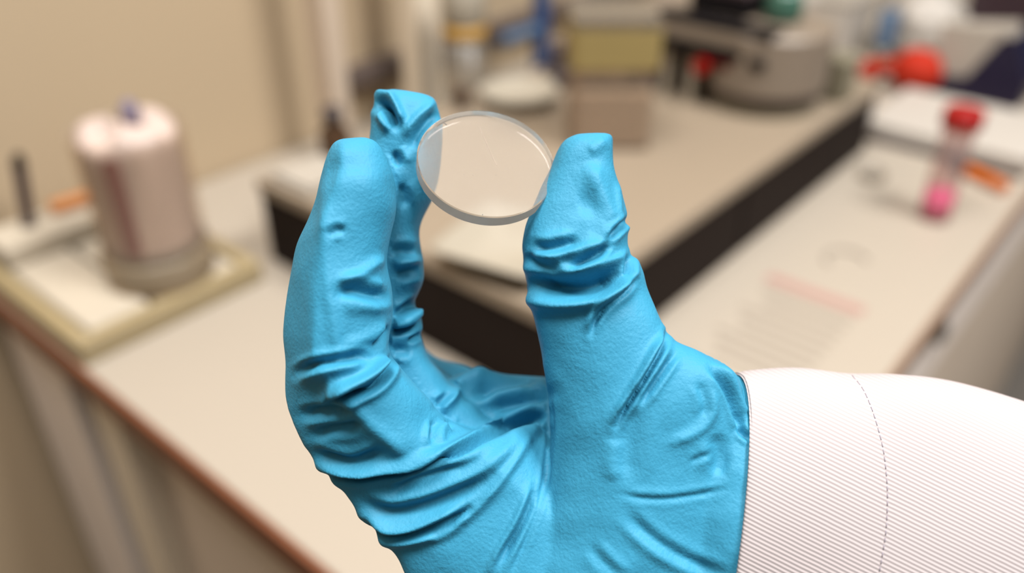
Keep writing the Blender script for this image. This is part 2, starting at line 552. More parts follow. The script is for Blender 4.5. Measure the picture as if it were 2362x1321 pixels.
obj('upright', tube(B(), [(0, 0, 0.008), (0, 0, 0.15)], 0.010, 16), M['blue'], fr)
obj('bar', tube(B(), [(-0.07, 0.0, 0.083), (-0.01, 0.0, 0.083)], 0.0075, 14), M['blue_grey'], fr)

# ---- bench instrument
ins = thing('stirrer', 'warm grey benchtop instrument with grooved slab top and round drum at plinth end', 'instrument', (0.70, 0.265, PT))
DC = (0.055, 0.060)
obj('foot_ring', lathe(B(), [(0, 0.0), (0.048, 0.0), (0.050, 0.002), (0.050, 0.012), (0, 0.012)], 56, *DC), M['olive'], ins)
obj('drum_band', lathe(B(), [(0, 0.0121), (0.0535, 0.0121), (0.0535, 0.0205), (0, 0.0205)], 56, *DC), M['grey_dark'], ins)
obj('drum', lathe(B(), [(0, 0.0206), (0.0555, 0.0206), (0.056, 0.023), (0.056, 0.072), (0.053, 0.0755), (0, 0.0755)], 64, *DC), M['grey_plastic'], ins)
obj('deck', box(B(), 0.0, 0.11, 0.064, 0.20, 0.054, 0.0752), M['grey_plastic'], ins, bevel=0.003)
obj('groove_strip', box(B(), 0.000, 0.026, 0.036, 0.158, 0.0750, 0.0790), M['black'], ins)
obj('groove_strip', box(B(), -0.0015, 0.004, 0.062, 0.150, 0.050, 0.0605), M['black'], ins)
for yy in (0.108, 0.135, 0.175):
    obj('leg', box(B(), 0.006, 0.014, yy, yy + 0.008, 0.0, 0.054), M['cream'], ins)
obj('back_panel', box(B(), 0.03, 0.10, 0.125, 0.198, 0.0, 0.054), M['grey_dark'], ins)
obj('red_lever', tube(B(), [(0.012, 0.166, 0.012), (0.012, 0.142, 0.034)], 0.004, 10), M['red_dark'], ins)
obj('red_knob', tube(B(), [(0.006, 0.098, 0.040), (-0.006, 0.098, 0.040)], 0.0075, 18), M['red'], ins)
obj('knob_collar', box(B(), 0.0, 0.012, 0.070, 0.094, 0.042, 0.0535), M['red_dark'], ins)
bm = B()
bmesh.ops.create_icosphere(bm, subdivisions=2, radius=0.0075)
for v in bm.verts:
    v.co = Vector((v.co.x * .5 + 0.001, v.co.y * 1.25 + 0.046, v.co.z * .75 + 0.052))
obj('port', bm, M['black'], ins, smooth=True)
obj('drum_cheek', box(B(), 0.095, 0.122, -0.004, 0.03, 0.0, 0.042), M['olive'], ins, bevel=0.003)

# things on top of the slab
ST = PT + 0.0756
bx = thing('black_case', 'small dark plum black case lying on the slab of the grey instrument', 'case', (0.738, 0.345, ST))
obj('case_body', box(B(), 0, 0.05, 0, 0.06, 0, 0.018), M['black'], bx, bevel=0.003)
obj('case_lid', box(B(), 0, 0.05, 0, 0.06, 0.0185, 0.026), M['dark_purple'], bx, bevel=0.003)
gb = bottle('green_bottle', 'small round green glass bottle on slab corner of the grey instrument', 'bottle', (0.765, 0.322, ST),
            [(0, 0), (0.015, 0), (0.017, 0.002), (0.0175, 0.016), (0.013, 0.026), (0.008, 0.030), (0.008, 0.036), (0, 0.036)], M['green'],
            [(0, 0.034), (0.0095, 0.034), (0.0095, 0.046), (0, 0.047)], M['white'])
pk = thing('pipette_box', 'dark box with pale side standing behind the square bottle', 'box', (0.90, 0.50, BT))
obj('box_body', box(B(), 0, 0.08, 0, 0.07, 0, 0.10), M['black'], pk, bevel=0.003)
obj('side_label', box(B(), -0.001, 0, 0.01, 0.05, 0.02, 0.08), M['white'], pk)
bottle('dark_vial', 'short dark vial with pale pink cap between the blue stand and dark box', 'vial', (0.87, 0.57, BT),
       [(0, 0), (0.014, 0), (0.015, 0.002), (0.015, 0.085), (0, 0.085)], M['black'],
       [(0, 0.085), (0.016, 0.085), (0.016, 0.10), (0, 0.101)], M['bag'])

# ---------------------------------------------------------------- right of the plinth
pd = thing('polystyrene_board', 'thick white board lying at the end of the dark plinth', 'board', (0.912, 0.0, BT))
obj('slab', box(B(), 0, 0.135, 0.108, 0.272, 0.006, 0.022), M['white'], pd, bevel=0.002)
obj('contact_shadow_slab', box(B(), -0.002, 0.135, 0.110, 0.272, 0.0, 0.006), M['dark_purple'], pd)  # dark slab standing in for the contact shadow under the board
tb = thing('sample_tube', 'clear upright tube with red screw cap and pink liquid on the worktop', 'tube', (0.772, 0.150, BT))
obj('tube_wall', lathe(B(), [(0, 0), (0.0125, 0), (0.0135, 0.002), (0.0135, 0.092), (0.0125, 0.092), (0.0125, 0.003), (0, 0.003)], 36), M['clear_tube'], tb, smooth=True)
obj('liquid', lathe(B(), [(0, 0.0035), (0.0122, 0.0035), (0.0122, 0.027), (0, 0.027)], 36), M['pink'], tb, smooth=True)
obj('screw_cap', lathe(B(), [(0, 0.088), (0.016, 0.088), (0.0165, 0.089), (0.0165, 0.102), (0.015, 0.104), (0, 0.104)], 36), M['red'], tb, smooth=True)
mk = thing('marker_pen', 'orange marker pen with black cap lying on worktop behind the red capped tube', 'pen', (0.884, 0.157, BT + 0.0065), 0)
obj('barrel', tube(B(), [(0.002, -0.003, 0), (-0.018, -0.043, 0)], 0.006, 16), M['orange'], mk)
obj('cap', tube(B(), [(0.002, -0.003, 0), (0.011, 0.015, 0)], 0.0065, 16), M['grey_dark'], mk)

# printed wrapper lying on the bench
wr = thing('printed_wrapper', 'flat printed paper wrapper with pale red stripe on worktop near the sleeve', 'paper', (0.53, 0.185, BT))
bm = B()
box(bm, -0.082, 0.055, -0.045, 0.034, 0.0, 0.0006)
obj('sheet', bm, M['bench'], wr)
obj('red_stripe', box(B(), 0.042, 0.055, -0.045, 0.034, 0.0006, 0.0010), M['pinkprint'], wr)
for k in range(9):
    x = 0.030 - k * 0.0125
    obj('print_line', box(B(), x, x + 0.0055, -0.043, 0.030 - (k % 3) * 0.006, 0.0006, 0.0009), M['greyprint'], wr)


def ringbm(R, r, n=40, arc=2 * PI, a0=0.0):
    return tube(B(), [(R * math.cos(a0 + arc * i / n), R * math.sin(a0 + arc * i / n), r) for i in range(n + 1)], r, 8)


tag(obj('plastic_ring', ringbm(0.017, 0.0012, arc=PI * 1.1, a0=-0.9), M['greyprint'], smooth=True),
    'thin pale curved plastic offcut lying on the worktop above the printed wrapper', 'offcut').location = (0.645, 0.18, BT)
tag(obj('clear_lid', lathe(B(), [(0, 0), (0.012, 0), (0.013, 0.001), (0.013, 0.006), (0.012, 0.006), (0.012, 0.0015), (0, 0.0015)], 32), M['clear_faint'], smooth=True),
    'small round clear lid lying on worktop beside the plinth end', 'lid').location = (0.82, 0.225, BT)

# pipette bulb
pb = thing('pipette_bulb', 'red rubber pipette bulb with small valve ball on the far worktop', 'bulb', (1.098, 0.286, BT))
bm = B()
bmesh.ops.create_uvsphere(bm, u_segments=28, v_segments=18, radius=0.027)
for v in bm.verts:
    v.co = Vector((v.co.x, v.co.y * 1.12, v.co.z)) + Vector((0.0, -0.006, 0.027))
obj('bulb', bm, M['rubber_red'], pb, smooth=True)
bm = B()
tube(bm, [(0, 0.018, 0.026), (0.004, 0.042, 0.022)], 0.010, 14)
obj('neck', bm, M['rubber_red'], pb, smooth=True)
bm = B()
bmesh.ops.create_uvsphere(bm, u_segments=20, v_segments=12, radius=0.014)
for v in bm.verts:
    v.co += Vector((0.004, 0.050, 0.0145))
obj('valve_ball', bm, M['rubber_red'], pb, smooth=True)
# blue grey tube beyond
bottle('blue_tube', 'blue grey slim tube standing behind the red pipette bulb', 'tube', (1.21, 0.36, BT),
       [(0, 0), (0.012, 0), (0.013, 0.002), (0.013, 0.062), (0.009, 0.066), (0, 0.066)], M['blue_grey'],
       [(0, 0.0), (0.0135, 0.0), (0.0135, 0.014), (0, 0.014)], M['olive'])
bottle('rubber_bung', 'small dark red rubber bung on plinth end behind the grey instrument', 'bung', (0.862, 0.335, PT),
       [(0, 0), (0.007, 0), (0.009, 0.014), (0.008, 0.016), (0, 0.016)], M['red_dark'])
# magazine file with papers
mf = thing('magazine_file', 'dark navy cut-away magazine file with white papers on far worktop', 'file', (1.115, 0.167, BT))
obj('side_board', prism(B(), [(0.097, 0.0), (0.097, 0.02), (0.060, 0.025), (0.034, 0.078), (0.020, 0.080), (-0.006, 0.03), (-0.004, 0.0)], 'x', 0, 0.003), M['navy'], mf)
obj('side_board', prism(B(), [(0.097, 0.0), (0.097, 0.02), (0.060, 0.025), (0.034, 0.078), (0.020, 0.080), (-0.006, 0.03), (-0.004, 0.0)], 'x', 0.077, 0.08), M['navy'], mf)
obj('floor_board', box(B(), 0.003, 0.077, -0.004, 0.097, 0, 0.003), M['navy'], mf)
obj('spine_board', prism(B(), [(-0.004, 0.003), (-0.006, 0.03), (0.020, 0.080), (0.023, 0.079), (-0.002, 0.03), (0.0, 0.003)], 'x', 0.003, 0.077), M['navy'], mf)
pp = thing('journal', 'white paper journal standing in the navy magazine file', 'journal', (1.12, 0.167, BT + 0.0035))
for k in range(3):
    x = 0.002 + k * 0.02
    bm = B()
    prism(bm, [(0.003, 0.0), (0.095, 0.0), (0.104, 0.078 - 0.004 * k), (0.030, 0.082), (0.0, 0.03)], 'x', x, x + 0.012)
    obj('bound_pages', bm, M['paper'], pp)
wb = thing('white_carton', 'white carton standing on far worktop behind the grey instrument', 'carton', (1.17, 0.40, BT))
obj('carton_body', box(B(), 0, 0.10, 0, 0.10, 0, 0.07), M['white'], wb, bevel=0.003)
obj('carton_flap', box(B(), -0.002, 0.102, -0.002, 0.05, 0.07, 0.074), M['paper'], wb, bevel=0.001)
kb = thing('dark_box', 'dark violet grey box behind the magazine file', 'box', (1.30, 0.20, BT))
obj('box_body', box(B(), 0, 0.10, 0, 0.09, 0, 0.11), M['dark_purple'], kb, bevel=0.004)
obj('box_lid', box(B(), -0.002, 0.102, -0.002, 0.092, 0.105, 0.125), M['black'], kb, bevel=0.004)
bottle('teal_bottle', 'teal bottle at far right end of the worktop behind the navy file', 'bottle', (1.30, 0.145, BT),
       [(0, 0), (0.028, 0), (0.03, 0.003), (0.03, 0.1), (0.015, 0.12), (0.015, 0.13), (0, 0.13)], M['teal'],
       [(0, 0.128), (0.018, 0.128), (0.018, 0.145), (0, 0.146)], M['white'])
bg2 = thing('tissue_bag', 'crumpled translucent white bag on the far worktop beside the journals', 'bag', (1.27, 0.33, BT))
bm = B()
bmesh.ops.create_icosphere(bm, subdivisions=4, radius=0.05)
for v in bm.verts:
    n_ = v.co.normalized()
    k = 1 + 0.12 * math.sin(9 * n_.x + 4 * n_.y) * math.sin(8 * n_.z + 2) + 0.06 * math.sin(21 * n_.y + 13 * n_.x)
    v.co = Vector((v.co.x * k, v.co.y * k, max(v.co.z * k * 0.9, -0.038) + 0.038))
obj('film', bm, M['white'], bg2, smooth=True)

# ---------------------------------------------------------------- gloved hand, sleeve and glass disc
# The hand is modelled in its own frame: design units of 0.0922 mm, x to the right, y up, z towards the viewer.


def to_unit(ix, iy, z):
    k = (F_PX - z) / F_PX
    return np.array([(ix - CX) * k, -(iy - CY) * k, z])


RB = np.array([RIGHT, UPV, -FWD])
ORI = np.array(cam_loc) + np.array(FWD) * F_PX * UNIT


def to_world(P):
    return ORI + (np.asarray(P) @ RB) * UNIT


def from_world(Wd):
    return ((np.asarray(Wd) - ORI) @ RB.T) / UNIT


def catmull(P, n):
    P = np.asarray(P, float)
    Q = np.vstack([2 * P[0] - P[1], P, 2 * P[-1] - P[-2]])
    out = []
    for i in range(1, len(Q) - 2):
        for t in np.arange(n) / n:
            a, b, c, d = Q[i - 1], Q[i], Q[i + 1], Q[i + 2]
            out.append(0.5 * (2 * b + (c - a) * t + (2 * a - 5 * b + 4 * c - d) * t * t + (3 * b - a - 3 * c + d) * t ** 3))
    out.append(P[-1])
    return np.array(out)


def limb(bm, rings, n=5, seg=48, ex=2.25, keel=None):
    """closed tube through rings (left x, left y, right x, right y, depth, half depth, right end nearer by)"""
    R = catmull([tuple(r) + (0,) * (7 - len(r)) for r in rings], n)
    prev = None
    first = None
    for k, (lx, ly, rx, ry, z, h, dz) in enumerate(R):
        Lp, Rp = to_unit(lx, ly, z - dz), to_unit(rx, ry, z + dz)
        c, a = (Lp + Rp) / 2, (Rp - Lp) / 2
        ring = []
        for i in range(seg):
            th = 2 * PI * i / seg
            ct, st = math.cos(th), math.sin(th)
            px = math.copysign(abs(ct) ** (2 / ex), ct)
            pz = math.copysign(abs(st) ** (2 / ex), st)
            if keel is not None and st > 0:      # the slack rubber stands up in a long edge, the side left of it is flatter
                k0, kb = np.interp(k / (len(R) - 1), keel[0], keel[1]), np.interp(k / (len(R) - 1), keel[0], keel[2])
                fl = 1.07 * ((px + 1) / (k0 + 1)) ** 0.85 if px < k0 else 1.07 * max(0, 1 - ((px - k0) / (1 - k0)) ** 2.2) ** 0.55
                pz = pz * (1 - kb) + fl * kb
            ring.append(bm.verts.new(to_world(c + a * px + np.array([0, 0, max(h, 2)]) * pz)))
        if prev:
            for i in range(seg):
                j = (i + 1) % seg
                bm.faces.new((prev[i], prev[j], ring[j], ring[i]))
        else:
            first = ring
        prev = ring
    bm.faces.new(first)
    bm.faces.new(prev)


INDEX = [
    (782, 321, 842, 318, 60, 12), (766, 334, 868, 331, 60, 45), (754, 362, 888, 358, 62, 66), (748, 398, 903, 394, 63, 76),
    (738, 438, 911, 430, 53, 102), (716, 490, 911, 485, 53, 110), (690, 555, 897, 552, 53, 115), (673, 612, 890, 606, 53, 117),
    (661, 680, 904, 676, 53, 122), (656, 755, 902, 740, 52, 127), (656, 815, 893, 795, 50, 129), (658, 865, 905, 830, 48, 132),
    (662, 920, 938, 868, 42, 134), (675, 972, 980, 912, 42, 116, -10), (702, 1030, 1030, 968, 20, 126, -30), (740, 1088, 1120, 1000, -10, 138, -60),
    (795, 1138, 1230, 985, -35, 150, -90), (850, 1213, 1320, 1050, -50, 160, -100), (908, 1275, 1410, 1130, -50, 166, -90),
    (955, 1360, 1490, 1220, -45, 170, -70), (1040, 1480, 1580, 1330, -35, 172, -40), (1150, 1570, 1680, 1430, -30, 170)]
THUMB = [
    (1330, 309, 1396, 306, -20, 14), (1303, 322, 1413, 314, -20, 50), (1287, 345, 1415, 342, -20, 70), (1268, 392, 1418, 390, -20, 80),
    (1246, 440, 1431, 438, -18, 88), (1226, 487, 1441, 487, -15, 95), (1211, 530, 1444, 532, -10, 100), (1206, 585, 1447, 578, -8, 104),
    (1210, 640, 1474, 618, -5, 108), (1222, 695, 1494, 672, -2, 110), (1238, 765, 1520, 730, 0, 114), (1251, 830, 1552, 782, 0, 118),
    (1260, 890, 1618, 811, 0, 122), (1266, 960, 1686, 850, 0, 128), (1266, 1040, 1716, 920, -2, 132), (1250, 1130, 1725, 1030, -5, 138),
    (1218, 1220, 1728, 1150, -8, 145), (1180, 1321, 1730, 1270, -10, 150), (1150, 1450, 1735, 1400, -15, 160), (1150, 1560, 1735, 1560, -20, 165)]
MIDDLE = [
    (905, 206, 980, 217, -95, 14), (884, 216, 999, 226, -95, 40), (866, 236, 1008, 243, -95, 56), (859, 266, 1016, 268, -95, 66),
    (856, 302, 1018, 302, -95, 72), (850, 345, 1018, 345, -98, 76), (845, 400, 1013, 400, -100, 80), (835, 450, 1001, 450, -105, 82),
    (825, 505, 973, 507, -110, 82), (822, 545, 967, 545, -115, 84), (815, 600, 976, 602, -120, 86), (812, 650, 975, 648, -126, 86),
    (810, 698, 957, 698, -133, 84), (815, 738, 974, 738, -140, 88), (820, 770, 969, 768, -147, 86), (830, 820, 986, 818, -155, 90),
    (850, 870, 1016, 858, -165, 95), (880, 920, 1060, 910, -175, 100), (930, 980, 1130, 960, -185, 100), (1000, 1050, 1230, 1010, -195, 105)]
RING = [
    (868, 318, 912, 316, -262, 14), (852, 345, 935, 344, -262, 50), (840, 400, 950, 400, -265, 68), (820, 480, 945, 480, -275, 74),
    (802, 560, 940, 560, -282, 80), (798, 640, 940, 640, -288, 80), (802, 720, 945, 720, -292, 82), (835, 810, 975, 806, -292, 84),
    (880, 890, 1040, 870, -285, 88), (950, 960, 1120, 930, -270, 92), (1020, 1030, 1200, 1000, -255, 100)]
LITTLE = [
    (850, 520, 890, 520, -430, 12), (828, 545, 912, 545, -430, 46), (812, 600, 920, 600, -435, 60), (806, 680, 928, 680, -440, 66),
    (822, 760, 945, 755, -438, 68), (870, 840, 1000, 822, -425, 72), (940, 905, 1085, 848, -395, 80), (1010, 970, 1160, 905, -345, 92),
    (1080, 1030, 1240, 960, -300, 105)]
PALM = [
    (985, 905, 960, 1150, -225, 85), (1060, 862, 1010, 1200, -260, 105), (1150, 862, 1110, 1300, -260, 120), (1260, 869, 1215, 1400, -240, 135),
    (1400, 882, 1350, 1480, -200, 160), (1540, 884, 1500, 1560, -130, 185), (1650, 884, 1620, 1620, -80, 200)]
WRIST = [
    (1480, 930, 1430, 1480, -60, 150), (1580, 858, 1530, 1590, -60, 178), (1660, 862, 1606, 1670, -66, 222), (1722, 866, 1652, 1715, -72, 238),
    (1820, 882, 1730, 1720, -78, 238), (1960, 905, 1860, 1760, -85, 240)]

bm = B()
for rings, ex in ((INDEX, 2.3), (THUMB, 2.3), (MIDDLE, 2.3), (RING, 2.2), (LITTLE, 2.2), (PALM, 2.3), (WRIST, 2.1)):
    limb(bm, rings, ex=ex, keel=((0, .1, .45, .6, .7, .82, 1), (-.3, -.3, -.2, .1, .35, .45, .45), (0, .85, .9, .85, .75, .75, .6)) if rings is INDEX else None)
bmesh.ops.recalc_face_normals(bm, faces=bm.faces)
me = bpy.data.meshes.new('glove_build')
bm.to_mesh(me)
bm.free()
tmp = bpy.data.objects.new('glove_build', me)
COL.objects.link(tmp)
md = tmp.modifiers.new('r', 'REMESH')
md.mode = 'VOXEL'
md.voxel_size = 0.0004
md = tmp.modifiers.new('s', 'SMOOTH')
md.factor = 0.5
md.iterations = 14
dg = bpy.context.evaluated_depsgraph_get()
glove_me = bpy.data.meshes.new_from_object(tmp.evaluated_get(dg))
bpy.data.objects.remove(tmp)
bpy.data.meshes.remove(me)

nv = len(glove_me.vertices)
co = np.empty(nv * 3)
glove_me.vertices.foreach_get('co', co)
co = from_world(co.reshape(-1, 3))


def normals():
    no = np.empty(nv * 3, dtype=np.float32)
    glove_me.vertices.foreach_get('co', (to_world(co)).ravel())
    glove_me.update()
    glove_me.vertex_normals.foreach_get('vector', no)
    return no.reshape(-1, 3) @ RB.T


glove_me.vertices.foreach_set('co', to_world(co).ravel())
glove_me.update()
no = np.empty(nv * 3, dtype=np.float32)
glove_me.vertex_normals.foreach_get('vector', no)
no = no.reshape(-1, 3).astype(float) @ RB.T
# where each vertex lies seen from in front of the hand, and which ones form the front surface
kk = F_PX / (F_PX - co[:, 2])
ix = CX + co[:, 0] * kk
iy = CY - co[:, 1] * kk
cell = 9
gx = np.clip((ix / cell).astype(int), 0, 399)
gy = np.clip((iy / cell).astype(int), 0, 399)
zb = np.full((400, 400), -1e9)
np.maximum.at(zb, (gy, gx), co[:, 2])
front = (co[:, 2] > zb[gy, gx] - 55) & (no[:, 2] > -0.25)
face = np.clip((no[:, 2] + 0.25) / 0.45, 0, 1)
fi = np.nonzero(front)[0]
fx, fy = ix[fi], iy[fi]
disp = np.zeros(nv)


def stroke(kind, width, depth, pts, z=None):
    """a fold drawn on the front of the glove: v valley, r ridge, o overlap (full above, sunk below the line), s step (sunk on one side)"""
    P = catmull(pts, 14) if len(pts) > 1 else np.array(pts, float)
    seg = np.hypot(*np.diff(P, axis=0).T)
    L = np.concatenate([[0], np.cumsum(seg)])
    m = max(6, int(L[-1] / 3))
    tt = np.linspace(0, L[-1], m)
    P = np.stack([np.interp(tt, L, P[:, 0]), np.interp(tt, L, P[:, 1])], 1)
    T = np.gradient(P, axis=0)
    T /= np.linalg.norm(T, axis=1)[:, None] + 1e-9
    R = (10 if kind == 's' else 4.5) * width
    sel = np.nonzero((fx > P[:, 0].min() - R) & (fx < P[:, 0].max() + R) & (fy > P[:, 1].min() - R) & (fy < P[:, 1].max() + R))[0]
    if z is not None:
        zz = co[fi[sel], 2]
        sel = sel[(zz > z[0]) & (zz < z[1])]
    for c0 in range(0, len(sel), 20000):
        s = sel[c0:c0 + 20000]
        d2 = (fx[s][:, None] - P[None, :, 0]) ** 2 + (fy[s][:, None] - P[None, :, 1]) ** 2
        i = d2.argmin(1)
        d = np.sqrt(d2[np.arange(len(s)), i])
        dx, dy = fx[s] - P[i, 0], fy[s] - P[i, 1]
        side = T[i, 0] * dy - T[i, 1] * dx          # positive: below a stroke drawn left to right
        sg = np.where(side >= 0, 1, -1) * d
        t = i / (m - 1)
        amp = depth * np.minimum(1, np.minimum(t, 1 - t) * 4.5 + 0.12)
        q = sg / width
        if kind == 'v':
            f = -np.exp(-q ** 2) + 0.35 * np.exp(-((np.abs(q) - 1.9) / 0.9) ** 2)
        elif kind == 'r':
            f = np.exp(-q ** 2)
        elif kind == 'o':
            f = 0.75 * np.exp(-((q + 1.4) / 1.3) ** 2) - np.exp(-((q - 0.25) / 0.7) ** 2) + 0.25 * np.exp(-((q - 2.2) / 1.0) ** 2)
        elif kind == 's':
            f = -1 / (1 + np.exp(-3.0 * q)) * np.exp(-np.maximum(q, 0) / 4.0)
        disp[fi[s]] += amp * f * (2.1 if kind in 'vo' else 1.45)


# index finger
stroke('r', 16, 5, [(768, 330), (756, 375), (753, 420), (750, 480), (751, 540), (752, 600), (757, 660), (766, 720), (776, 790), (784, 840), (787, 890)])
stroke('r', 16, 6, [(790, 895), (815, 935), (850, 975), (885, 1005), (922, 1040), (950, 1072)])
stroke('v', 9, 4, [(757, 546), (766, 536), (778, 530), (798, 533)])
stroke('r', 14, 8, [(782, 652), (815, 640), (850, 620), (888, 590)])
stroke('v', 14, 10, [(778, 676), (815, 668), (850, 676), (880, 682), (900, 676)])
stroke('r', 14, 5, [(790, 712), (830, 712), (880, 715)])
stroke('v', 8, 6, [(856, 800), (872, 788), (888, 768), (898, 752)])
stroke('r', 14, 6, [(790, 796), (830, 784), (860, 768), (892, 738)])
stroke('v', 10, 9, [(680, 864), (706, 848), (735, 838), (770, 832), (800, 826), (828, 822), (850, 830)])
stroke('r', 12, 6, [(690, 884), (735, 862), (790, 850), (840, 850)])
stroke('o', 10, 28, [(760, 926), (790, 913), (820, 902), (850, 890), (873, 874), (888, 852), (896, 826)])
stroke('v', 12, 7, [(690, 958), (730, 950), (775, 947), (815, 938)])
stroke('v', 12, 6, [(715, 1005), (760, 990), (805, 984), (835, 975)])
stroke('v', 12, 8, [(718, 1044), (760, 1056), (810, 1064), (850, 1052), (885, 1036)])
stroke('r', 12, 7, [(735, 1078), (800, 1082), (870, 1074), (950, 1062), (1020, 1040)])
stroke('o', 9, 15, [(738, 1094), (780, 1097), (840, 1096), (890, 1088), (940, 1079), (990, 1066), (1040, 1048), (1090, 1026), (1140, 1000), (1190, 980), (1240, 962)])
stroke('v', 10, 6, [(905, 1140), (930, 1122), (965, 1104), (1010, 1088), (1060, 1070)])
stroke('r', 16, 9, [(900, 1160), (950, 1148), (1010, 1128), (1080, 1098), (1140, 1062), (1190, 1020), (1245, 968)])
stroke('v', 14, 9, [(830, 1152), (870, 1174), (910, 1180), (960, 1170), (1020, 1150), (1080, 1125), (1130, 1100)])
stroke('o', 9, 15, [(846, 1198), (868, 1220), (900, 1233), (940, 1232), (975, 1222), (1010, 1207), (1045, 1190), (1080, 1172)])
stroke('r', 11, 9, [(870, 1238), (920, 1246), (975, 1240), (1030, 1222), (1075, 1192), (1110, 1162), (1145, 1120), (1180, 1072), (1215, 1020), (1258, 968)])
stroke('v', 8, 6, [(990, 1230), (1010, 1228), (1035, 1216), (1056, 1200)])
stroke('v', 9, 8, [(1150, 1300), (1172, 1262), (1200, 1215), (1222, 1165), (1234, 1125)])
stroke('r', 9, 7, [(1120, 1330), (1150, 1268), (1185, 1210), (1210, 1155), (1224, 1115)])
stroke('v', 14, 14, [(1150, 988), (1190, 975), (1225, 965), (1262, 950)])
stroke('r', 12, 9, [(1120, 1000), (1150, 985), (1190, 960), (1235, 930)])
stroke('v', 7, 4, [(1266, 900), (1269, 950), (1270, 1000), (1265, 1055), (1255, 1118), (1238, 1178), (1214, 1238), (1192, 1292), (1176, 1330)])
# little folds at the root of the index finger
stroke('v', 7, 8, [(1032, 966), (1040, 978), (1050, 986)])
stroke('v', 7, 6, [(1004, 970), (998, 995), (996, 1018)])
stroke('r', 9, 5, [(985, 1030), (990, 1000), (1000, 975)])
stroke('r', 9, 6, [(1018, 1025), (1020, 1000), (1022, 975)])
stroke('v', 8, 9, [(1004, 940), (1014, 928), (1028, 916), (1034, 905)])
stroke('r', 13, 12, [(1018, 948), (1036, 922), (1056, 892), (1084, 872), (1130, 862)])
stroke('v', 16, 14, [(1090, 918), (1130, 896), (1190, 880), (1250, 872)])
stroke('r', 14, 8, [(1070, 940), (1120, 925), (1170, 905), (1230, 895)])
stroke('v', 18, 18, [(1130, 940), (1175, 925), (1230, 912), (1265, 905)])
# middle finger
stroke('v', 10, 20, [(868, 246), (884, 240), (896, 252), (906, 272), (914, 292)], (-260, 30))
stroke('r', 9, 8, [(903, 212), (908, 232), (914, 252), (924, 276), (930, 292)], (-260, 30))
stroke('r', 9, 7, [(872, 262), (884, 285), (900, 305)], (-260, 30))
stroke('r', 10, 9, [(1000, 230), (985, 252), (962, 274), (944, 296), (936, 320)], (-260, 30))
stroke('v', 12, 8, [(1012, 258), (985, 285), (962, 315), (950, 345)], (-260, 30))
stroke('v', 12, 8, [(904, 352), (914, 366), (920, 384)], (-260, 20))
stroke('v', 12, 6, [(920, 425), (930, 450), (936, 480)], (-260, 20))
stroke('v', 12, 8, [(905, 585), (930, 578), (960, 585)], (-300, 10))
stroke('v', 12, 9, [(915, 636), (938, 628), (965, 620)], (-300, 10))
stroke('r', 12, 7, [(905, 606), (940, 604), (970, 600)], (-300, 10))
stroke('v', 9, 10, [(908, 726), (930, 716), (950, 702), (966, 692)], (-300, 10))
stroke('r', 9, 9, [(915, 742), (940, 728), (968, 718)], (-300, 10))
stroke('o', 8, 15, [(897, 762), (920, 758), (944, 752), (962, 742), (975, 730)], (-320, 10))
stroke('v', 7, 8, [(940, 786), (950, 780), (966, 770)], (-320, 10))
stroke('v', 12, 7, [(900, 812), (925, 808), (950, 806)], (-320, 10))
# thumb
stroke('r', 14, 5, [(1398, 320), (1380, 336), (1356, 350)])
stroke('r', 22, 11, [(1356, 372), (1363, 392), (1372, 415), (1388, 460), (1404, 498), (1415, 528)])
stroke('v', 24, 3, [(1330, 470), (1350, 468), (1376, 472)])
stroke('v', 18, 3, [(1300, 545), (1340, 540), (1385, 530)])
stroke('r', 8, 5, [(1424, 420), (1424, 470), (1421, 520)])
stroke('v', 7, 9, [(1446, 504), (1430, 520), (1412, 536), (1398, 556)])
stroke('v', 12, 8, [(1228, 568), (1260, 574), (1300, 566), (1340, 556)])
stroke('r', 11, 10, [(1232, 584), (1268, 592), (1305, 588), (1342, 576), (1384, 560)])
stroke('v', 12, 7, [(1208, 592), (1240, 606), (1268, 618), (1300, 628)])
stroke('v', 8, 10, [(1316, 620), (1345, 604), (1375, 588), (1400, 566)])
stroke('r', 9, 9, [(1300, 634), (1340, 626), (1385, 614), (1425, 598), (1446, 580)])
stroke('v', 20, 24, [(1212, 648), (1245, 655), (1290, 662), (1340, 662), (1390, 650), (1435, 622)])
stroke('r', 14, 9, [(1226, 690), (1270, 704), (1330, 704), (1385, 690), (1420, 668), (1452, 640), (1470, 616)])
stroke('o', 7, 10, [(1362, 770), (1370, 742), (1384, 718), (1410, 694), (1440, 670), (1462, 645)])
stroke('v', 7, 8, [(1446, 588), (1452, 612), (1446, 640)])
stroke('o', 7, 12, [(1418, 985), (1430, 958), (1458, 914), (1484, 874), (1512, 826), (1530, 790), (1535, 765)])
stroke('v', 8, 8, [(1478, 930), (1502, 895), (1530, 855), (1548, 828), (1562, 812)])
stroke('r', 10, 6, [(1450, 905), (1480, 860), (1506, 812), (1524, 776)])
stroke('v', 26, 4, [(1460, 930), (1452, 990), (1446, 1045), (1446, 1110)])
stroke('r', 20, 5, [(1420, 1010), (1416, 1060), (1420, 1110)])
stroke('v', 8, 9, [(1636, 848), (1662, 876), (1684, 912), (1700, 960), (1712, 1000)])
stroke('r', 9, 8, [(1654, 842), (1680, 874), (1700, 920), (1716, 975)])
stroke('v', 7, 7, [(1700, 985), (1716, 1002), (1732, 1012)])
stroke('v', 11, 3, [(1610, 880), (1622, 905), (1630, 930), (1624, 965)])
stroke('r', 13, 6, [(1632, 890), (1642, 930), (1634, 970), (1600, 1000), (1540, 1025)])
stroke('v', 18, 5, [(1650, 1000), (1660, 1050), (1656, 1100)])
stroke('v', 7, 2.2, [(1594, 1070), (1612, 1056), (1642, 1046)])
stroke('o', 8, 2.4, [(1430, 1134), (1460, 1143), (1490, 1147), (1540, 1148), (1590, 1142), (1640, 1132), (1680, 1122)])
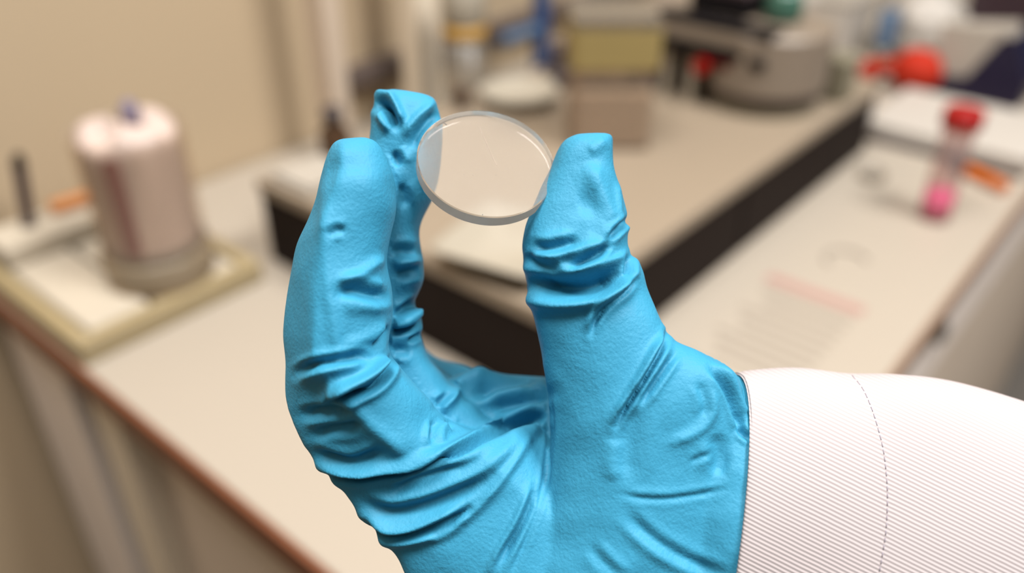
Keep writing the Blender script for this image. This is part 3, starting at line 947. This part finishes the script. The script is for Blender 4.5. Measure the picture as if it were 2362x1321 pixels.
stroke('v', 12, 2, [(1360, 1260), (1390, 1295), (1430, 1330)])
stroke('r', 12, 2, [(1385, 1255), (1420, 1290), (1460, 1320)])
stroke('v', 14, 4, [(1440, 1180), (1500, 1240), (1580, 1290), (1680, 1330)])
stroke('r', 16, 4, [(1440, 1210), (1520, 1275), (1620, 1330)])
stroke('r', 34, 10, [(1225, 575), (1300, 560), (1370, 545), (1430, 520)])


ev = np.empty(len(glove_me.edges) * 2, dtype=np.int32)
glove_me.edges.foreach_get('vertices', ev)
ev = ev.reshape(-1, 2)
deg = np.bincount(ev.ravel(), minlength=nv).astype(float)
for _ in range(2):
    acc = np.bincount(ev[:, 0], weights=disp[ev[:, 1]], minlength=nv) + np.bincount(ev[:, 1], weights=disp[ev[:, 0]], minlength=nv)
    disp = 0.45 * disp + 0.55 * acc / np.maximum(deg, 1)

# fine slack of the rubber: low gentle dents everywhere
ph = rng.uniform(0, 6.28, 24)
dr_ = rng.normal(size=(24, 3))
dr_ /= np.linalg.norm(dr_, axis=1)[:, None]
fr_ = rng.uniform(0.025, 0.075, 24)
for k in range(24):
    disp += (0.55 / (fr_[k] / 0.03) ** 0.7) * np.sin((co @ dr_[k]) * fr_[k] + ph[k] + 1.2 * np.sin(co[:, k % 3] * 0.021 + ph[k]))
face[~front] = np.where(front[~front], 1, 0)
co2 = co + no * (disp * np.where(front, face, 0.25))[:, None]

GO = np.array(to_world(to_unit(1660, 1250, -60)))
glove_me.vertices.foreach_set('co', (to_world(co2) - GO).ravel())
glove_me.update()
glove_me.polygons.foreach_set('use_smooth', np.ones(len(glove_me.polygons), dtype=bool))
glove_me.name = 'glove'
glove_me.materials.clear()

# ---- glove material: pale blue nitrile with a fine pebbled grain
gm = bpy.data.materials.new('nitrile_glove')
gm.use_nodes = True
nt = gm.node_tree
b = nt.nodes['Principled BSDF']
b.inputs['Base Color'].default_value = rgb('#44aed6', 0.525)
b.inputs['Roughness'].default_value = 0.58
b.inputs['Specular IOR Level'].default_value = 0.25
tc = nt.nodes.new('ShaderNodeTexCoord')
n1 = nt.nodes.new('ShaderNodeTexNoise')
n1.inputs['Scale'].default_value = 1500
n1.inputs['Detail'].default_value = 3
n2 = nt.nodes.new('ShaderNodeTexNoise')
n2.inputs['Scale'].default_value = 420
n2.inputs['Detail'].default_value = 2
ad = nt.nodes.new('ShaderNodeMath')
ad.operation = 'MULTIPLY_ADD'
ad.inputs[1].default_value = 1.2
bp = nt.nodes.new('ShaderNodeBump')
bp.inputs['Strength'].default_value = 0.42
bp.inputs['Distance'].default_value = 0.0003
nt.links.new(tc.outputs['Object'], n1.inputs['Vector'])
nt.links.new(tc.outputs['Object'], n2.inputs['Vector'])
nt.links.new(n2.outputs['Fac'], ad.inputs[0])
nt.links.new(n1.outputs['Fac'], ad.inputs[2])
nt.links.new(ad.outputs[0], bp.inputs['Height'])
nt.links.new(bp.outputs['Normal'], b.inputs['Normal'])

person = thing('person', 'forearm in white twill lab coat with blue gloved hand holding up a clear disc', 'person', tuple(GO))
glove = bpy.data.objects.new('glove', glove_me)
COL.objects.link(glove)
glove.parent = person
glove_me.materials.append(gm)
glove['label'] = 'wrinkled blue nitrile glove'

# ---- sleeve
SLEEVE = [
    (1700, 862, 1560, 1725, -70, 238), (1703, 860, 1566, 1730, -70, 246), (1740, 854, 1620, 1745, -72, 252), (1850, 849, 1720, 1790, -75, 262),
    (1960, 861, 1830, 1840, -80, 272), (2050, 864, 1920, 1880, -85, 280), (2150, 875, 2010, 1910, -90, 288), (2250, 894, 2100, 1945, -95, 296),
    (2362, 922, 2190, 1990, -100, 304), (2500, 968, 2310, 2050, -105, 310), (2700, 1050, 2480, 2140, -110, 318), (2950, 1160, 2700, 2260, -115, 325), (3400, 1370, 3100, 2480, -125, 340), (4000, 1660, 3640, 2800, -140, 355), (4700, 2000, 4300, 3150, -150, 365)]
bm = B()
R = catmull(SLEEVE, 8)
seg = 128
prev = first = None
inner = None
uvl = []
ri = 0
rings_ = []
for lx, ly, rx, ry, z, h in R:
    Lp, Rp = to_unit(lx, ly, z), to_unit(rx, ry, z)
    c, a = (Lp + Rp) / 2, (Rp - Lp) / 2
    ring = []
    for i in range(seg):
        th = 2 * PI * i / seg
        ct, st = math.cos(th), math.sin(th)
        ex = 2.2
        px = math.copysign(abs(ct) ** (2 / ex), ct)
        pz = math.copysign(abs(st) ** (2 / ex), st)
        wob = 1.0 + 0.006 * math.sin(3 * th + ri * 0.11) + 0.005 * math.sin(5 * th - ri * 0.17 + 1)
        p = c + (a * px + np.array([0, 0, h]) * pz) * wob
        ring.append(bm.verts.new(to_world(p) - GO))
    rings_.append(ring)
    ri += 1
for a_, b_ in zip(rings_, rings_[1:]):
    for i in range(seg):
        j = (i + 1) % seg
        bm.faces.new((a_[i], a_[j], b_[j], b_[i]))
for f in bm.faces:
    f.smooth = True
bmesh.ops.recalc_face_normals(bm, faces=bm.faces)
sme = bpy.data.meshes.new('sleeve')
bm.to_mesh(sme)
bm.free()
sleeve = bpy.data.objects.new('sleeve', sme)
COL.objects.link(sleeve)
sleeve.parent = person
sleeve['label'] = 'white twill lab coat sleeve'
md = sleeve.modifiers.new('t', 'SOLIDIFY')
md.thickness = 0.0005
md.offset = -1

sm = bpy.data.materials.new('white_twill')
sm.use_nodes = True
nt = sm.node_tree
b = nt.nodes['Principled BSDF']
b.inputs['Roughness'].default_value = 0.85
b.inputs['Specular IOR Level'].default_value = 0.15
tc = nt.nodes.new('ShaderNodeTexCoord')
# twill ribs run diagonally round the sleeve
axis_d = (RIGHT * 0.44 + UPV * 0.90).normalized()
dp = nt.nodes.new('ShaderNodeVectorMath')
dp.operation = 'DOT_PRODUCT'
dp.inputs[1].default_value = axis_d
nt.links.new(tc.outputs['Object'], dp.inputs[0])
ns = nt.nodes.new('ShaderNodeTexNoise')
ns.inputs['Scale'].default_value = 180
nt.links.new(tc.outputs['Object'], ns.inputs['Vector'])
ma = nt.nodes.new('ShaderNodeMath')
ma.operation = 'MULTIPLY_ADD'
ma.inputs[1].default_value = 2 * PI / 0.00078
nt.links.new(dp.outputs['Value'], ma.inputs[0])
nm = nt.nodes.new('ShaderNodeMath')
nm.operation = 'MULTIPLY'
nm.inputs[1].default_value = 1.6
nt.links.new(ns.outputs['Fac'], nm.inputs[0])
nt.links.new(nm.outputs[0], ma.inputs[2])
si = nt.nodes.new('ShaderNodeMath')
si.operation = 'SINE'
nt.links.new(ma.outputs[0], si.inputs[0])
rp = nt.nodes.new('ShaderNodeMapRange')
rp.inputs['From Min'].default_value = -1
rp.inputs['From Max'].default_value = 0.2
nt.links.new(si.outputs[0], rp.inputs['Value'])
mx = nt.nodes.new('ShaderNodeMix')
mx.data_type = 'RGBA'
mx.inputs[6].default_value = rgb('#eadddc', 0.42)
mx.inputs[7].default_value = rgb('#f6e9e8', 0.42)
nt.links.new(rp.outputs['Result'], mx.inputs[0])
nt.links.new(mx.outputs[2], b.inputs['Base Color'])
bp = nt.nodes.new('ShaderNodeBump')
bp.inputs['Strength'].default_value = 0.35
bp.inputs['Distance'].default_value = 0.0002
nt.links.new(si.outputs[0], bp.inputs['Height'])
nt.links.new(bp.outputs['Normal'], b.inputs['Normal'])
sme.materials.append(sm)

# stitched seam across the sleeve, little thread stitches lying on the cloth
bvh = BVHTree.FromPolygons([tuple(v.co) for v in sme.vertices], [tuple(p.vertices) for p in sme.polygons])
seam = catmull([(1966, 866), (1990, 896), (2010, 940), (2026, 990), (2038, 1040), (2045, 1100), (2047, 1150), (2044, 1220), (2037, 1270), (2026, 1330), (2010, 1400)], 12)
org = cam_loc - Vector(GO)
bm = B()
L = np.concatenate([[0], np.cumsum(np.hypot(*np.diff(seam, axis=0).T))])
s = 0.0
while s < L[-1] - 16:
    pts = []
    for q in (s, s + 5, s + 11):
        px, py = np.interp(q, L, seam[:, 0]), np.interp(q, L, seam[:, 1])
        d = Vector(to_world(to_unit(px, py, 0))) - cam_loc
        hit, nrm, _, _ = bvh.ray_cast(org, d.normalized())
        if hit is not None:
            pts.append(hit - d.normalized() * 0.00004)
    if len(pts) == 3:
        tube(bm, pts, 0.00011, 6)
    s += 17
stm = mat('thread', '#b9b0bc', rough=0.8, noise=0)
sg_ = obj('seam_stitching', bm, stm, sleeve, smooth=True)
sg_['kind'] = 'stuff'

# ---- glass disc
nrm = np.array([0.176, 0.535, 0.826])
nrm /= np.linalg.norm(nrm)
dc = to_unit(1123, 372, 22)
DR, DT = 161.0 * (F_PX - 22) / F_PX * UNIT, 33 * UNIT
disc = thing('glass_disc', 'round slightly hazy clear glass disc held between gloved fingertips', 'disc',
             tuple(to_world(dc)))
zax = Vector(nrm @ RB)
xax = Vector(np.array([0.951, -0.309, 0.0]) @ RB)
xax = (xax - zax * xax.dot(zax)).normalized()
yax = zax.cross(xax)
disc.rotation_euler = Matrix((xax, yax, zax)).transposed().to_euler()
ch = 0.00022
bm = B()
lathe(bm, [(0, -DT), (DR - ch, -DT), (DR, -DT + ch), (DR, -ch), (DR - ch, 0), (0, 0)], 160)
gl = bpy.data.materials.new('hazy_glass')
gl.use_nodes = True
nt = gl.node_tree
b = nt.nodes['Principled BSDF']
b.inputs['Base Color'].default_value = (1, 1, 1, 1)
b.inputs['Roughness'].default_value = 0.04
b.inputs['Transmission Weight'].default_value = 1.0
b.inputs['IOR'].default_value = 1.46
df = nt.nodes.new('ShaderNodeBsdfDiffuse')
df.inputs['Color'].default_value = rgb('#fbeedd', 0.47)
mx = nt.nodes.new('ShaderNodeMixShader')
mx.inputs[0].default_value = 0.21
nt.links.new(b.outputs[0], mx.inputs[1])
nt.links.new(df.outputs[0], mx.inputs[2])
nt.links.new(mx.outputs[0], nt.nodes['Material Output'].inputs['Surface'])
obj('plate', bm, gl, disc, smooth=False)
scr = mat('scratch_grey', '#6a6f78', rough=0.6, noise=0)
scf = mat('scratch_faint', '#cdbfae', rough=0.6, noise=0)


def on_disc(px, py):
    d = Vector(to_world(to_unit(px, py, 0))) - cam_loc
    t = (Vector(to_world(dc)) - cam_loc).dot(zax) / d.dot(zax)
    p = cam_loc + d * t - Vector(to_world(dc))
    return Vector((p.dot(xax), p.dot(yax), 0.00003))


for pts, r, m_ in (([(1023, 283), (1027, 286), (1031, 288)], 0.00008, scr), ([(1105, 292), (1122, 330), (1136, 362), (1146, 382)], 0.00006, scf)):
    obj('scratch', tube(B(), [on_disc(*p) for p in pts], r, 6), m_, disc)
for px, py, r in ((1113, 495, .00012), (1070, 403, .00007), (1091, 404, .00007), (1144, 404, .00007), (1156, 409, .00006), (1114, 251, .00006), (1100, 473, .00006), (1135, 481, .00006)):
    bm = B()
    bmesh.ops.create_icosphere(bm, subdivisions=1, radius=r)
    p = on_disc(px, py)
    for v in bm.verts:
        v.co += p
    obj('speck', bm, scr, disc)
